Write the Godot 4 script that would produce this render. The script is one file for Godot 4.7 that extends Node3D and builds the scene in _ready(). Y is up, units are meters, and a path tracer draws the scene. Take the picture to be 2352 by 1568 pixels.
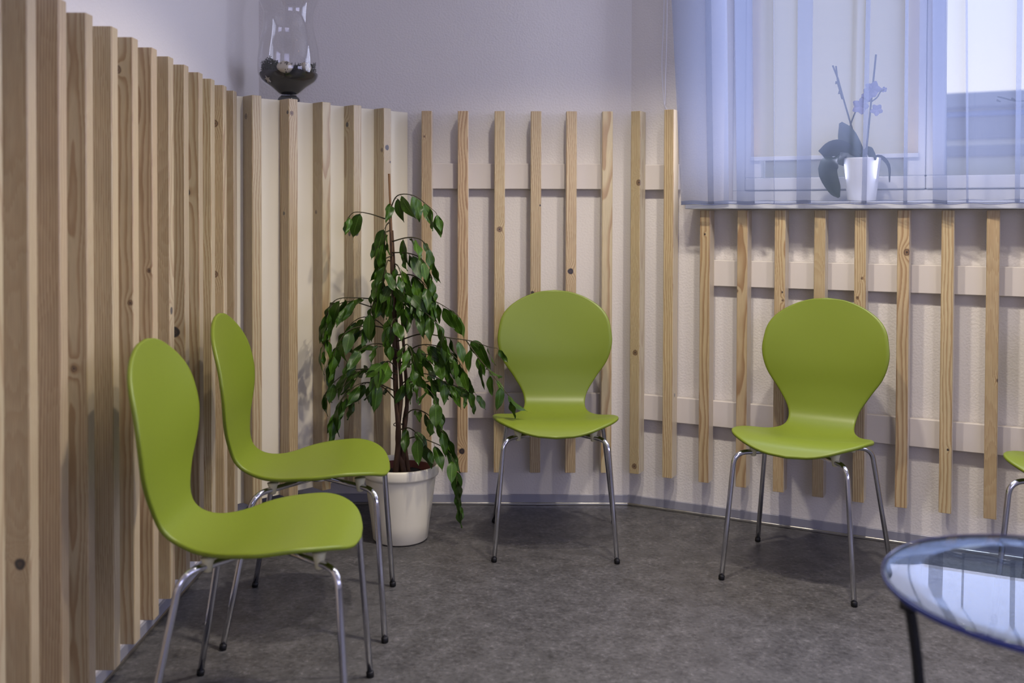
extends Node3D
# A waiting corner: pine slat screens on three walls and across one corner, green bentwood chairs,
# a potted weeping fig, a curtained window and a round glass table. Metres, y up, the camera looks along -z.

const FOCAL := 2287.5      # focal length in pixels of the 2352 x 1568 frame
const NEAR := 0.05
const EYE := 1.1732
const SLAT_TOP := 1.587
const WIN_ENERGY := 8.0
const SIDE_ENERGY := 3.6
const REAR_ENERGY := 3.2
const SPOT_ENERGY := 2.2

var M := {}
var taken := {}
var rng := RandomNumberGenerator.new()

# ------------------------------------------------------------------ helpers
func at(x: float, y: float, depth: float) -> Vector3:
	return Vector3(x, y, -depth)

func numbered(called: String) -> String:
	if not taken.has(called):
		taken[called] = 0
		return called
	taken[called] += 1
	return "%s_%03d" % [called, taken[called]]

func tag(o: Node, label := "", category := "", group := "", kind := "") -> void:
	if label: o.set_meta("label", label)
	if category: o.set_meta("category", category)
	if group: o.set_meta("group", group)
	if kind: o.set_meta("kind", kind)

func thing(called: String, label: String, category: String, where := Vector3.ZERO, turn := 0.0, group := "") -> Node3D:
	var o := Node3D.new()
	o.name = numbered(called)
	add_child(o, true)
	o.position = where
	o.rotation.y = turn
	tag(o, label, category, group)
	return o

func begin(smooth := false) -> SurfaceTool:
	var st := SurfaceTool.new()
	st.begin(Mesh.PRIMITIVE_TRIANGLES)
	st.set_smooth_group(0 if smooth else -1)
	return st

func obj(called: String, shape, m: Material, parent: Node = self) -> MeshInstance3D:
	var o := MeshInstance3D.new()
	if shape is SurfaceTool:
		shape.generate_normals()
		o.mesh = shape.commit()
	else:
		o.mesh = shape
	o.material_override = m
	o.name = numbered(called) if parent == self else called
	parent.add_child(o, true)
	return o

# lays a shape's faces out flat, in metres along the wall and up it (or across a floor)
func laid_out(st: SurfaceTool) -> ArrayMesh:
	st.generate_normals()
	var arr := st.commit_to_arrays()
	var uv := PackedVector2Array()
	for i in arr[Mesh.ARRAY_VERTEX].size():
		var p: Vector3 = arr[Mesh.ARRAY_VERTEX][i]
		var n: Vector3 = arr[Mesh.ARRAY_NORMAL][i]
		if absf(n.y) > 0.7: uv.append(Vector2(p.x, p.z))
		else: uv.append(Vector2(p.dot(Vector3.UP.cross(n).normalized()), -p.y))
	arr[Mesh.ARRAY_TEX_UV] = uv
	var am := ArrayMesh.new()
	am.add_surface_from_arrays(Mesh.PRIMITIVE_TRIANGLES, arr)
	return am

func struct(called: String, shape, m: Material) -> MeshInstance3D:
	var o := obj(called, laid_out(shape) if shape is SurfaceTool else shape, m)
	o.name = called
	o.set_meta("kind", "structure")
	return o

# corners run anticlockwise as seen from outside
func tri(st: SurfaceTool, a: Vector3, b: Vector3, c: Vector3) -> void:
	st.add_vertex(a); st.add_vertex(c); st.add_vertex(b)

func quad(st: SurfaceTool, a: Vector3, b: Vector3, c: Vector3, d: Vector3) -> void:
	tri(st, a, b, c); tri(st, a, c, d)

func quad_uv(st: SurfaceTool, v: Array, t: Array) -> void:
	for k in [0, 2, 1, 0, 3, 2]:
		st.set_uv(t[k]); st.add_vertex(v[k])

# a box with chamfered edges
func box(st: SurfaceTool, lo: Vector3, hi: Vector3, ch := 0.0, xf := Transform3D()) -> void:
	var c := (lo + hi) / 2
	var h := (hi - lo) / 2
	if ch <= 0.0:
		var p := []
		for i in 8:
			p.append(xf * (c + Vector3(h.x if i & 1 else -h.x, h.y if i & 2 else -h.y, h.z if i & 4 else -h.z)))
		for f in [[0, 2, 3, 1], [4, 5, 7, 6], [0, 4, 6, 2], [1, 3, 7, 5], [0, 1, 5, 4], [2, 6, 7, 3]]:
			quad(st, p[f[0]], p[f[1]], p[f[2]], p[f[3]])
		return
	var ax := [Vector3(1, 0, 0), Vector3(0, 1, 0), Vector3(0, 0, 1)]
	var hh := [h.x, h.y, h.z]
	for i in 3:
		var j: int = (i + 1) % 3
		var k: int = (i + 2) % 3
		for s in [-1.0, 1.0]:
			var o: Vector3 = c + ax[i] * hh[i] * s
			var u: Vector3 = ax[j] * (hh[j] - ch)
			var v: Vector3 = ax[k] * (hh[k] - ch) * s
			quad(st, xf * (o - u - v), xf * (o + u - v), xf * (o + u + v), xf * (o - u + v))
			for t in [-1.0, 1.0]:       # edge between faces i and j, running along k
				var e: Vector3 = ax[k] * (hh[k] - ch)
				var p: Vector3 = c + ax[i] * hh[i] * s + ax[j] * (hh[j] - ch) * t
				var q: Vector3 = c + ax[i] * (hh[i] - ch) * s + ax[j] * hh[j] * t
				if s * t > 0: quad(st, xf * (p - e), xf * (q - e), xf * (q + e), xf * (p + e))
				else: quad(st, xf * (p + e), xf * (q + e), xf * (q - e), xf * (p - e))
	for sx in [-1.0, 1.0]:
		for sy in [-1.0, 1.0]:
			for sz in [-1.0, 1.0]:
				var g := Vector3(sx, sy, sz)
				var i2 := h - Vector3.ONE * ch
				var a := c + g * Vector3(h.x, i2.y, i2.z)
				var b := c + g * Vector3(i2.x, h.y, i2.z)
				var d := c + g * Vector3(i2.x, i2.y, h.z)
				if sx * sy * sz > 0: tri(st, xf * a, xf * b, xf * d)
				else: tri(st, xf * a, xf * d, xf * b)

# a tube along points, radius per point
func tube(st: SurfaceTool, pts: Array, rad: Array, seg := 10, caps := true) -> void:
	var rings := []
	var n := pts.size()
	var up := Vector3(0.31, 0.2, 0.93).normalized()
	for i in n:
		var t: Vector3 = (pts[mini(i + 1, n - 1)] - pts[maxi(i - 1, 0)]).normalized()
		var s := up.cross(t)
		if s.length() < 0.05: s = Vector3(1, 0, 0).cross(t)
		s = s.normalized()
		up = t.cross(s).normalized()
		var ring := []
		for k in seg:
			var a := TAU * k / seg
			ring.append(pts[i] + (s * cos(a) + up * sin(a)) * float(rad[mini(i, rad.size() - 1)]))
		rings.append(ring)
	for i in n - 1:
		for k in seg:
			var l: int = (k + 1) % seg
			quad(st, rings[i][k], rings[i][l], rings[i + 1][l], rings[i + 1][k])
	if caps:
		for k in seg:
			var l: int = (k + 1) % seg
			tri(st, pts[0], rings[0][l], rings[0][k])
			tri(st, pts[n - 1], rings[n - 1][k], rings[n - 1][l])

# profile of (radius, height) from bottom to top turned round the y axis; outside faces out
func lathe(st: SurfaceTool, prof: Array, seg := 48, c := Vector3.ZERO) -> void:
	for i in prof.size() - 1:
		for k in seg:
			var a := TAU * k / seg
			var b := TAU * (k + 1) / seg
			var p: Vector2 = prof[i]
			var q: Vector2 = prof[i + 1]
			var pa := c + Vector3(p.x * cos(a), p.y, -p.x * sin(a))
			var pb := c + Vector3(p.x * cos(b), p.y, -p.x * sin(b))
			var qa := c + Vector3(q.x * cos(a), q.y, -q.x * sin(a))
			var qb := c + Vector3(q.x * cos(b), q.y, -q.x * sin(b))
			if p.x > 1e-6: tri(st, pa, pb, qb)
			if q.x > 1e-6: tri(st, pa, qb, qa)

# Catmull-Rom through control values
func spline(P: Array, t: float):
	var n := P.size()
	var i := clampi(int(t), 0, n - 2)
	var f := t - i
	var b = P[i]
	var c = P[i + 1]
	var a = P[i - 1] if i > 0 else b * 2.0 - c
	var d = P[i + 2] if i + 2 < n else c * 2.0 - b
	return (b * 2.0 + (c - a) * f + (a * 2.0 - b * 5.0 + c * 4.0 - d) * f * f + (b * 3.0 - a - c * 3.0 + d) * f * f * f) * 0.5

# pushes the points of a shape out of a ball, so that something can lie in the hollow
func hollowed(st: SurfaceTool, c: Vector3, r: float) -> SurfaceTool:
	var arr := st.commit_to_arrays()
	var out := begin(true)
	for v in arr[Mesh.ARRAY_VERTEX]:
		var d: Vector3 = v - c
		if d.length() < r:
			var want := Vector3(d.x * 0.4, d.y - 0.3 * r, d.z - r).normalized()   # inwards and down
			out.add_vertex(c + want * r)
		else:
			out.add_vertex(v)
	return out

func smooth_path(P: Array, per := 6) -> Array:
	var out := []
	for i in (P.size() - 1) * per + 1:
		out.append(spline(P, float(i) / per))
	return out

func prism(st: SurfaceTool, poly: Array, y0: float, y1: float) -> void:   # poly of (x, z), anticlockwise seen from above
	var flat := PackedVector2Array(poly)
	var idx := Geometry2D.triangulate_polygon(flat)
	for k in range(0, idx.size(), 3):
		var a: Vector2 = poly[idx[k]]
		var b: Vector2 = poly[idx[k + 1]]
		var c: Vector2 = poly[idx[k + 2]]
		if (b - a).cross(c - a) > 0:
			var s := b
			b = c
			c = s
		tri(st, Vector3(a.x, y1, a.y), Vector3(b.x, y1, b.y), Vector3(c.x, y1, c.y))
		tri(st, Vector3(a.x, y0, a.y), Vector3(c.x, y0, c.y), Vector3(b.x, y0, b.y))
	var turn := 0.0
	for k in poly.size():
		turn += (poly[k] as Vector2).cross(poly[(k + 1) % poly.size()])
	for k in poly.size():
		var a: Vector2 = poly[k]
		var b: Vector2 = poly[(k + 1) % poly.size()]
		if turn > 0:
			var s := a
			a = b
			b = s
		quad(st, Vector3(a.x, y0, a.y), Vector3(b.x, y0, b.y), Vector3(b.x, y1, b.y), Vector3(a.x, y1, a.y))

# ------------------------------------------------------------------ materials
func mat(c: Color, rough := 0.6, metal := 0.0, spec := 0.5) -> StandardMaterial3D:
	var m := StandardMaterial3D.new()
	m.albedo_color = c
	m.roughness = rough
	m.metallic = metal
	m.metallic_specular = spec
	return m

func noise_tex(size: int, freq: float, octaves: int, sd: int, type := FastNoiseLite.TYPE_SIMPLEX_SMOOTH, ramp: Gradient = null) -> NoiseTexture2D:
	var n := FastNoiseLite.new()
	n.noise_type = type
	n.seed = sd
	n.frequency = freq
	n.fractal_octaves = octaves
	var t := NoiseTexture2D.new()
	t.width = size
	t.height = size
	t.seamless = true
	t.noise = n
	if ramp: t.color_ramp = ramp
	return t

# pine: growth rings cut by the faces of a slat, with knots; columns run round the slat, rows up its length
func wood(sd: int, knots: Array, warm := 0.0) -> StandardMaterial3D:
	var W := 128
	var H := 800
	var r := RandomNumberGenerator.new()
	r.seed = sd * 77 + 5
	var n := FastNoiseLite.new()
	n.seed = sd
	n.frequency = 1.0
	n.fractal_octaves = 2
	var px := r.randf_range(-0.09, 0.09)
	var pz := r.randf_range(-0.10, 0.03)
	if absf(px) < 0.03 and absf(pz) < 0.05: pz = -0.08
	var gap := r.randf_range(0.0035, 0.0065)
	var lean := r.randf_range(-0.018, 0.018)
	var early := Color(0.80, 0.70, 0.53).lerp(Color(0.79, 0.65, 0.485), warm)
	var late := Color(0.68, 0.535, 0.355).lerp(Color(0.62, 0.45, 0.30), warm)
	var pale := r.randf_range(0.94, 1.06)
	var xs := []
	var zs := []
	for u in W:
		var p := (u + 0.5) / W * 0.2
		var x := -0.02
		var z := p
		if p > 0.16: x = 0.02 - (p - 0.16); z = 0.0
		elif p > 0.10: x = 0.02; z = 0.16 - p
		elif p > 0.06: x = p - 0.08; z = 0.06
		xs.append(x); zs.append(z)
	var data := PackedByteArray()
	data.resize(W * H * 3)
	var i := 0
	for v in H:
		var y := (1.0 - (v + 0.5) / H) * 1.56
		var cx := px + 0.006 * n.get_noise_2d(y * 1.7, 3.0) + lean * y
		var cz := pz + 0.006 * n.get_noise_2d(y * 1.7, 9.0) + lean * 0.6 * y
		var near := []
		for k in knots:
			if absf(y - k.y) < absf(k.z) * 9.0: near.append(k)
		var tone := 1.0 + 0.03 * n.get_noise_2d(y * 3.0, 40.0)
		for u in W:
			var x: float = xs[u]
			var z: float = zs[u]
			var ex := x - cx
			var ez := z - cz
			var d := sqrt(ex * ex + ez * ez) + 0.0016 * n.get_noise_3d(x * 26.0, y * 5.0, z * 26.0)
			var dark := 0.0
			var red := 0.0
			for k in near:
				var du := (u + 0.5) / W * 0.2 - float(k.x)
				var dy: float = y - k.y
				var rk: float = absf(k.z)
				d += rk * 1.1 * exp(-(du * du / (rk * rk * 5.0) + dy * dy / (rk * rk * 11.0)))
				var q := sqrt(du * du + dy * dy * 0.85) / rk + 0.05 * sin(3.0 * atan2(du, dy) + k.x * 200.0)
				if q < 1.3:
					var e := clampf((1.3 - q) / 0.4, 0.0, 1.0)
					if k.z < 0.0:      # a dead knot: nearly black with a darker rim
						red = maxf(red, e)
						dark = maxf(dark, e * (0.55 + 0.4 * float(q > 0.6) + 0.2 * sin(q * 14.0)))
					else:              # a live knot: brown rings round a small dark heart
						red = maxf(red, e * 0.75)
						dark = maxf(dark, e * (0.10 + 0.16 * sin(q * 15.0) + 0.75 * smoothstep(0.42, 0.2, q) + 0.30 * smoothstep(0.22, 0.05, absf(q - 0.95))))
			var f := fposmod(d / gap, 1.0)
			var l := smoothstep(0.35, 0.9, f) * (1.0 - smoothstep(0.93, 1.0, f))
			var g := tone * pale * (1.0 + 0.05 * n.get_noise_2d(u * 1.9, y * 14.0))
			var c := early.lerp(late, l * 0.95)
			if red > 0.0:
				c = c.lerp(Color(0.55, 0.37, 0.22), red * 0.85).lerp(Color(0.10, 0.065, 0.045), clampf(dark * 1.25, 0.0, 1.0))
			data[i] = int(clampf(c.r * g, 0, 1) * 255.0)
			data[i + 1] = int(clampf(c.g * g, 0, 1) * 255.0)
			data[i + 2] = int(clampf(c.b * g, 0, 1) * 255.0)
			i += 3
	var im := Image.create_from_data(W, H, false, Image.FORMAT_RGB8, data)
	var m := mat(Color(0.90, 0.94, 0.945), 0.36, 0.0, 0.62)
	m.albedo_texture = ImageTexture.create_from_image(im)
	m.rim_enabled = true      # added sheen, pales slat faces seen at a slant as if window-lit
	m.rim = 0.8
	m.rim_tint = 0.0
	return m

func floor_image() -> ImageTexture:
	var S := 1024
	var pics := []
	for q in [[4, 0.010, 4, 40.0, FastNoiseLite.FRACTAL_FBM], [9, 0.05, 3, 26.0, FastNoiseLite.FRACTAL_FBM], [15, 0.016, 4, 60.0, FastNoiseLite.FRACTAL_RIDGED]]:
		var n := FastNoiseLite.new()
		n.noise_type = FastNoiseLite.TYPE_SIMPLEX_SMOOTH
		n.seed = q[0]
		n.frequency = q[1]
		n.fractal_type = q[4]
		n.fractal_octaves = q[2]
		n.domain_warp_enabled = true
		n.domain_warp_amplitude = q[3]
		n.domain_warp_frequency = 0.018
		pics.append(n.get_seamless_image(S, S).get_data())
	var data := PackedByteArray()
	data.resize(S * S * 3)
	for k in S * S:
		var f: float = pics[0][k] / 255.0
		var g: float = pics[1][k] / 255.0
		var v: float = pics[2][k] / 255.0
		var t := 0.315 + 0.11 * (f - 0.5) + 0.05 * (g - 0.5)
		t += 0.05 * smoothstep(0.60, 0.88, v) * (0.35 + g) + 0.05 * smoothstep(0.70, 0.82, g) - 0.035 * smoothstep(0.36, 0.22, g)
		data[k * 3] = int(clampf(t * 1.0, 0, 1) * 255.0)
		data[k * 3 + 1] = int(clampf(t * 0.985, 0, 1) * 255.0)
		data[k * 3 + 2] = int(clampf(t * 0.985, 0, 1) * 255.0)
	return ImageTexture.create_from_image(Image.create_from_data(S, S, false, Image.FORMAT_RGB8, data))

func leaf_image() -> ImageTexture:
	var im := Image.create_empty(64, 128, false, Image.FORMAT_RGB8)
	var n := FastNoiseLite.new()
	n.seed = 3
	n.frequency = 0.06
	for y in 128:
		for x in 64:
			var u := absf((x + 0.5) / 64.0 - 0.5) * 2.0
			var v := (y + 0.5) / 128.0
			var c := Color(0.29, 0.39, 0.10).lerp(Color(0.22, 0.32, 0.075), 0.5 + 0.5 * n.get_noise_2d(x, y))
			var vein := pow(absf(sin((v * 11.0 + u * 1.6) * PI)), 18.0) * 0.22
			c = c.lerp(Color(0.36, 0.50, 0.22), vein)
			if u < 0.045: c = Color(0.50, 0.60, 0.32)
			im.set_pixel(x, y, c)
	return ImageTexture.create_from_image(im)

func egg_image() -> ImageTexture:
	var im := Image.create_empty(128, 128, false, Image.FORMAT_RGB8)
	im.fill(Color(0.80, 0.76, 0.66))
	var r := RandomNumberGenerator.new()
	r.seed = 21
	for k in 90:
		var cx := r.randi_range(0, 127)
		var cy := r.randi_range(6, 121)
		var rad := r.randf_range(1.0, 5.0)
		for y in range(-6, 7):
			for x in range(-6, 7):
				if Vector2(x * 0.8, y).length() < rad * (0.75 + 0.3 * sin(x * 2.1 + y)):
					im.set_pixel(posmod(cx + x, 128), clampi(cy + y, 0, 127), Color(0.17, 0.13, 0.11))
	return ImageTexture.create_from_image(im)

func make_materials() -> void:
	var plaster := mat(Color(0.87, 0.85, 0.83), 0.9, 0.0, 0.3)
	plaster.uv1_scale = Vector3.ONE * 2.5
	plaster.heightmap_enabled = true
	plaster.heightmap_texture = noise_tex(1024, 0.035, 3, 12)
	plaster.heightmap_scale = 0.085
	M.wall = plaster
	M.ceiling = mat(Color(0.86, 0.85, 0.83), 0.9)
	var fl := mat(Color.WHITE, 0.42, 0.0, 0.45)
	fl.albedo_texture = floor_image()
	fl.uv1_scale = Vector3.ONE * 1.0
	fl.heightmap_enabled = true
	fl.heightmap_texture = noise_tex(512, 0.05, 3, 31)
	fl.heightmap_scale = 0.03
	M.floor = fl
	M.rail = mat(Color(0.82, 0.79, 0.76), 0.65)
	M.panel = mat(Color(0.86, 0.83, 0.74), 0.55)
	M.alu = mat(Color(0.62, 0.62, 0.66), 0.45, 0.25)
	M.chrome_strip = mat(Color(0.80, 0.79, 0.77), 0.28, 1.0)
	M.chrome = mat(Color(0.80, 0.80, 0.82), 0.10, 1.0)
	M.black = mat(Color(0.03, 0.03, 0.035), 0.5)
	M.cream = mat(Color(0.78, 0.76, 0.62), 0.5)
	var paint := mat(Color(0.445, 0.505, 0.115), 0.42, 0.0, 0.5)
	M.paint = paint
	M.pot = mat(Color(0.90, 0.875, 0.79), 0.32)
	M.terracotta = mat(Color(0.36, 0.17, 0.12), 0.8)
	M.soil = mat(Color(0.09, 0.065, 0.05), 1.0)
	M.bark = mat(Color(0.31, 0.22, 0.15), 0.85)
	M.twig = mat(Color(0.22, 0.20, 0.10), 0.8)
	M.stake = mat(Color(0.42, 0.30, 0.18), 0.7)
	var lf := mat(Color.WHITE, 0.40, 0.0, 0.42)
	lf.albedo_texture = leaf_image()
	lf.backlight_enabled = true
	lf.backlight = Color(0.30, 0.34, 0.08)
	M.leaf = lf
	var lf2 := lf.duplicate()
	lf2.albedo_color = Color(0.92, 1.0, 0.86)
	M.leaf_fresh = lf2
	lf.albedo_color = Color(0.72, 0.80, 0.70)
	M.frame = mat(Color(0.83, 0.84, 0.86), 0.4)
	var pane := mat(Color(1, 1, 1, 0.06), 0.0)
	pane.transparency = BaseMaterial3D.TRANSPARENCY_ALPHA
	M.pane = pane
	var vg := mat(Color(0.25, 0.26, 0.30, 0.04), 0.0)
	vg.transparency = BaseMaterial3D.TRANSPARENCY_ALPHA
	M.vase = vg
	var sg := mat(Color(0.42, 0.43, 0.45, 0.0), 0.0)
	sg.refraction_enabled = true
	sg.refraction_scale = 0.05
	M.solid_glass = sg
	var tg := mat(Color(0.70, 0.79, 0.93, 0.0), 0.0)
	tg.refraction_enabled = true
	tg.refraction_scale = 0.012
	M.table_glass = tg
	var cl := mat(Color(0.24, 0.25, 0.30, 0.35), 0.9)
	cl.transparency = BaseMaterial3D.TRANSPARENCY_ALPHA
	cl.backlight_enabled = true
	cl.backlight = Color(0.155, 0.18, 0.245).linear_to_srgb()
	M.voile = cl
	var hm := cl.duplicate()
	hm.albedo_color.a = 0.7
	M.hem = hm
	var bl := mat(Color(0.80, 0.76, 0.68), 0.9)
	bl.backlight_enabled = true
	bl.backlight = Color(1.8, 1.75, 1.64)
	M.blind = bl
	M.cord = mat(Color(0.88, 0.88, 0.92), 0.7)
	M.white_pot = mat(Color(0.86, 0.87, 0.90), 0.4)
	M.orchid_leaf = mat(Color(0.13, 0.20, 0.12), 0.4)
	M.orchid_stem = mat(Color(0.18, 0.20, 0.14), 0.7)
	var fw := mat(Color(0.46, 0.46, 0.60), 0.7)
	fw.backlight_enabled = true
	fw.backlight = Color(0.2, 0.2, 0.28)
	M.petal = fw
	M.moss = mat(Color(0.14, 0.125, 0.105), 1.0)
	M.moss_tuft = mat(Color(0.17, 0.20, 0.11), 1.0)
	var eg := mat(Color.WHITE, 0.45)
	eg.albedo_texture = egg_image()
	M.egg = eg
	M.star = mat(Color(0.72, 0.68, 0.60), 0.8)

# ------------------------------------------------------------------ main
func _ready() -> void:
	rng.seed = 11
	# camera: level but for about one degree, the lens shifted down so that uprights stay upright
	var cam := Camera3D.new()
	cam.name = "camera"
	cam.position = Vector3(0, EYE, 0)
	cam.rotation = Vector3(-0.0185, 0.0, 0.003)
	var lens := CameraAttributesPhysical.new()
	lens.frustum_focal_length = 35.0
	lens.frustum_near = NEAR
	lens.frustum_far = 200.0
	lens.frustum_focus_distance = 3.45
	lens.exposure_aperture = 2.8
	cam.attributes = lens
	add_child(cam)
	cam.projection = Camera3D.PROJECTION_FRUSTUM
	cam.near = NEAR
	cam.far = 200.0
	cam.size = 2.0 * (784.0 / FOCAL) * NEAR
	cam.frustum_offset = Vector2(0, -(784.0 - 538.2) / FOCAL * NEAR)
	cam.current = true

	var env := Environment.new()
	env.background_mode = Environment.BG_SKY
	var sky := ProceduralSkyMaterial.new()
	sky.sky_top_color = Color(0.74, 0.84, 1.0)
	sky.sky_horizon_color = Color(1.0, 0.965, 0.89)
	sky.sky_curve = 0.3
	sky.ground_bottom_color = Color(0.42, 0.42, 0.42)
	sky.ground_horizon_color = Color(0.62, 0.63, 0.64)
	sky.sky_energy_multiplier = 1.08
	var sk := Sky.new()
	sk.sky_material = sky
	env.sky = sk
	env.tonemap_mode = Environment.TONE_MAPPER_LINEAR
	env.tonemap_exposure = 1.0
	env.sdfgi_enabled = true
	env.ssao_enabled = true
	env.ssil_enabled = true
	var we := WorldEnvironment.new()
	we.name = "environment"
	we.environment = env
	add_child(we)

	# daylight that enters by the window: a light the size of the glazing, between the sill plants and the curtain
	var frame := Transform3D(Basis(Vector3.UP, asin(0.4553)).inverse(), at(0.472, 0, 4.026))
	if frame.basis.x.z < 0: frame.basis = frame.basis.inverse()
	var day := AreaLight3D.new()
	day.name = "daylight"
	day.area_size = Vector2(2.22, 1.08)
	day.light_color = Color(0.85, 0.87, 1.0)
	day.light_energy = WIN_ENERGY
	day.shadow_enabled = true
	day.area_range = 12.0
	day.transform = frame * Transform3D(Basis(Vector3.UP, PI), Vector3(1.41, 1.85, 0.025))
	add_child(day)
	var rear := AreaLight3D.new()  # added fill from the side, out of view, cools the shaded walls
	rear.name = "side_fill"
	rear.area_size = Vector2(2.2, 1.2)
	rear.light_color = Color(0.80, 0.80, 1.0)
	rear.light_energy = SIDE_ENERGY
	rear.shadow_enabled = true
	rear.area_range = 12.0
	rear.position = Vector3(4.12, 1.65, 0.0)
	rear.rotation.y = PI / 2
	add_child(rear)
	var aft: AreaLight3D = rear.duplicate()  # added fill from behind the camera, for surfaces that face it
	aft.name = "rear_fill"
	aft.light_color = Color(0.78, 0.78, 1.0)
	aft.light_energy = REAR_ENERGY
	aft.position = Vector3(1.4, 1.65, 2.17)
	aft.rotation.y = 0.0
	add_child(aft)

	make_materials()
	ceiling_lights()
	room(frame)
	window(frame)
	screens(frame)
	chairs()
	glass_table()
	fig()
	vase()
	outside(frame)

func ceiling_lights() -> void:  # lamps out of view, placed to light the lower walls and floor
	var spots := [Vector3(0.30, 2.7, -2.60), Vector3(0.75, 2.7, -2.38), Vector3(1.25, 2.7, -1.95), Vector3(0.10, 2.7, -0.80), Vector3(0.62, 2.7, -0.65), Vector3(1.25, 2.7, -0.25)]
	var where := ["over the fig corner", "over the middle of the row", "over the glass table", "behind the corner lamp", "in the middle of the rear row", "nearest the rear wall"]
	var ring := begin(true)
	lathe(ring, [Vector2(0.045, 0.0), Vector2(0.062, -0.002), Vector2(0.062, -0.008), Vector2(0.047, -0.012), Vector2(0.042, 0.0)], 32)
	ring.generate_normals()
	var ring_mesh := ring.commit()
	var disc := begin(true)
	lathe(disc, [Vector2(0.0, -0.006), Vector2(0.03, -0.005), Vector2(0.043, -0.002)], 32)
	disc.generate_normals()
	var disc_mesh := disc.commit()
	var glow := mat(Color(1.0, 0.93, 0.82), 0.5)
	glow.emission_enabled = true
	glow.emission = Color(1.0, 0.80, 0.55)
	glow.emission_energy_multiplier = 6.0
	for k in spots.size():
		var t := thing("unseen_ceiling_light", "unseen round recessed ceiling lamp with a warm glow " + where[k], "lamp", spots[k])
		obj("trim_ring", ring_mesh, M.frame, t)
		obj("lamp_lens", disc_mesh, glow, t)
		var s := SpotLight3D.new()
		s.name = "lamp_beam"
		s.position = Vector3(0, -0.02, 0)
		s.rotation.x = -PI / 2
		s.spot_angle = 58.0
		s.spot_angle_attenuation = 0.35
		s.spot_range = 8.0
		s.spot_attenuation = 2.0
		s.light_size = 0.045
		s.light_color = Color(1.0, 0.955, 0.895)
		s.light_energy = SPOT_ENERGY * [1.1, 1.05, 0.55, 0.12, 0.12, 0.12][k]
		s.shadow_enabled = true
		t.add_child(s)

# ------------------------------------------------------------------ the room
func room(frame: Transform3D) -> void:
	var H := 2.7
	var e := frame * Vector3(4.15, 0, -0.01)
	var c := frame * Vector3(0.0, 0, -0.01)
	var poly := [Vector2(-1.03, 2.2), Vector2(4.15, 2.2), Vector2(4.15, e.z), Vector2(e.x, e.z), Vector2(c.x, c.z), Vector2(c.x, -4.033), Vector2(-1.03, -4.033)]
	var wide := [Vector2(-1.16, 2.33), Vector2(4.3, 2.33), Vector2(4.3, e.z - 0.12), Vector2(e.x, e.z - 0.12), Vector2(c.x + 0.05, c.z - 0.12), Vector2(c.x, -4.16), Vector2(-1.16, -4.16)]
	var st := begin()
	prism(st, wide, -0.12, 0.0)
	struct("floor", st, M.floor)
	st = begin()
	prism(st, wide, H, H + 0.15)
	struct("ceiling", st, M.ceiling)
	st = begin()
	box(st, Vector3(-1.17, 0, -4.17), Vector3(-1.024, H, 2.33))
	struct("wall_left", st, M.wall)
	st = begin()
	box(st, Vector3(-1.03, 0, -4.17), Vector3(0.482, H, -4.033))
	struct("wall_back", st, M.wall)
	st = begin()
	for b in [[-1.03, 0.0, 4.3, 1.0], [-1.03, 2.3, 4.3, H], [-1.03, 1.0, 0.25, 2.3], [2.55, 1.0, 4.3, 2.3]]:
		box(st, Vector3(b[0], b[1], 2.2), Vector3(b[2], b[3], 2.33))
	struct("wall_rear", st, M.wall)
	st = begin()
	for b in [[e.z - 0.15, 0.0, 2.2, 1.0], [e.z - 0.15, 2.3, 2.2, H], [e.z - 0.15, 1.0, -1.15, 2.3], [1.15, 1.0, 2.2, 2.3]]:
		box(st, Vector3(e.x - 0.02, b[1], b[0]), Vector3(e.x + 0.12, b[3], b[2]))
	struct("wall_side", st, M.wall)
	# the window wall with its opening
	st = begin()
	for b in [[-0.02, 0.0, 4.2, 1.20], [-0.02, 2.44, 4.2, H], [-0.02, 1.20, 0.385, 2.44], [2.56, 1.20, 4.2, 2.44]]:
		box(st, Vector3(b[0], b[1], -0.27), Vector3(b[2], b[3], -0.01), 0.0, frame)
	struct("wall_right", st, M.wall)
	# aluminium skirting with a bright lower bead
	var runs := [["baseboard_left", at(-1.024, 0, -2.0), at(-1.024, 0, 4.033)], ["baseboard_back", at(-1.03, 0, 4.033), at(0.474, 0, 4.033)], ["baseboard_right", frame * Vector3(0.0, 0, -0.01), frame * Vector3(4.1, 0, -0.01)]]
	for r in runs:
		var a: Vector3 = r[1]
		var b: Vector3 = r[2]
		var x := (b - a).normalized()
		var xf := Transform3D(Basis(x, Vector3.UP, x.cross(Vector3.UP)), a)
		var L := a.distance_to(b)
		var s1 := begin()
		box(s1, Vector3(0, 0.010, 0), Vector3(L, 0.043, 0.009), 0.0015, xf)
		var o := struct(r[0], s1, M.alu)
		var s2 := begin()
		box(s2, Vector3(0, 0.0, 0), Vector3(L, 0.0105, 0.0125), 0.002, xf)
		obj("bead", s2, M.chrome_strip, o)

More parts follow.
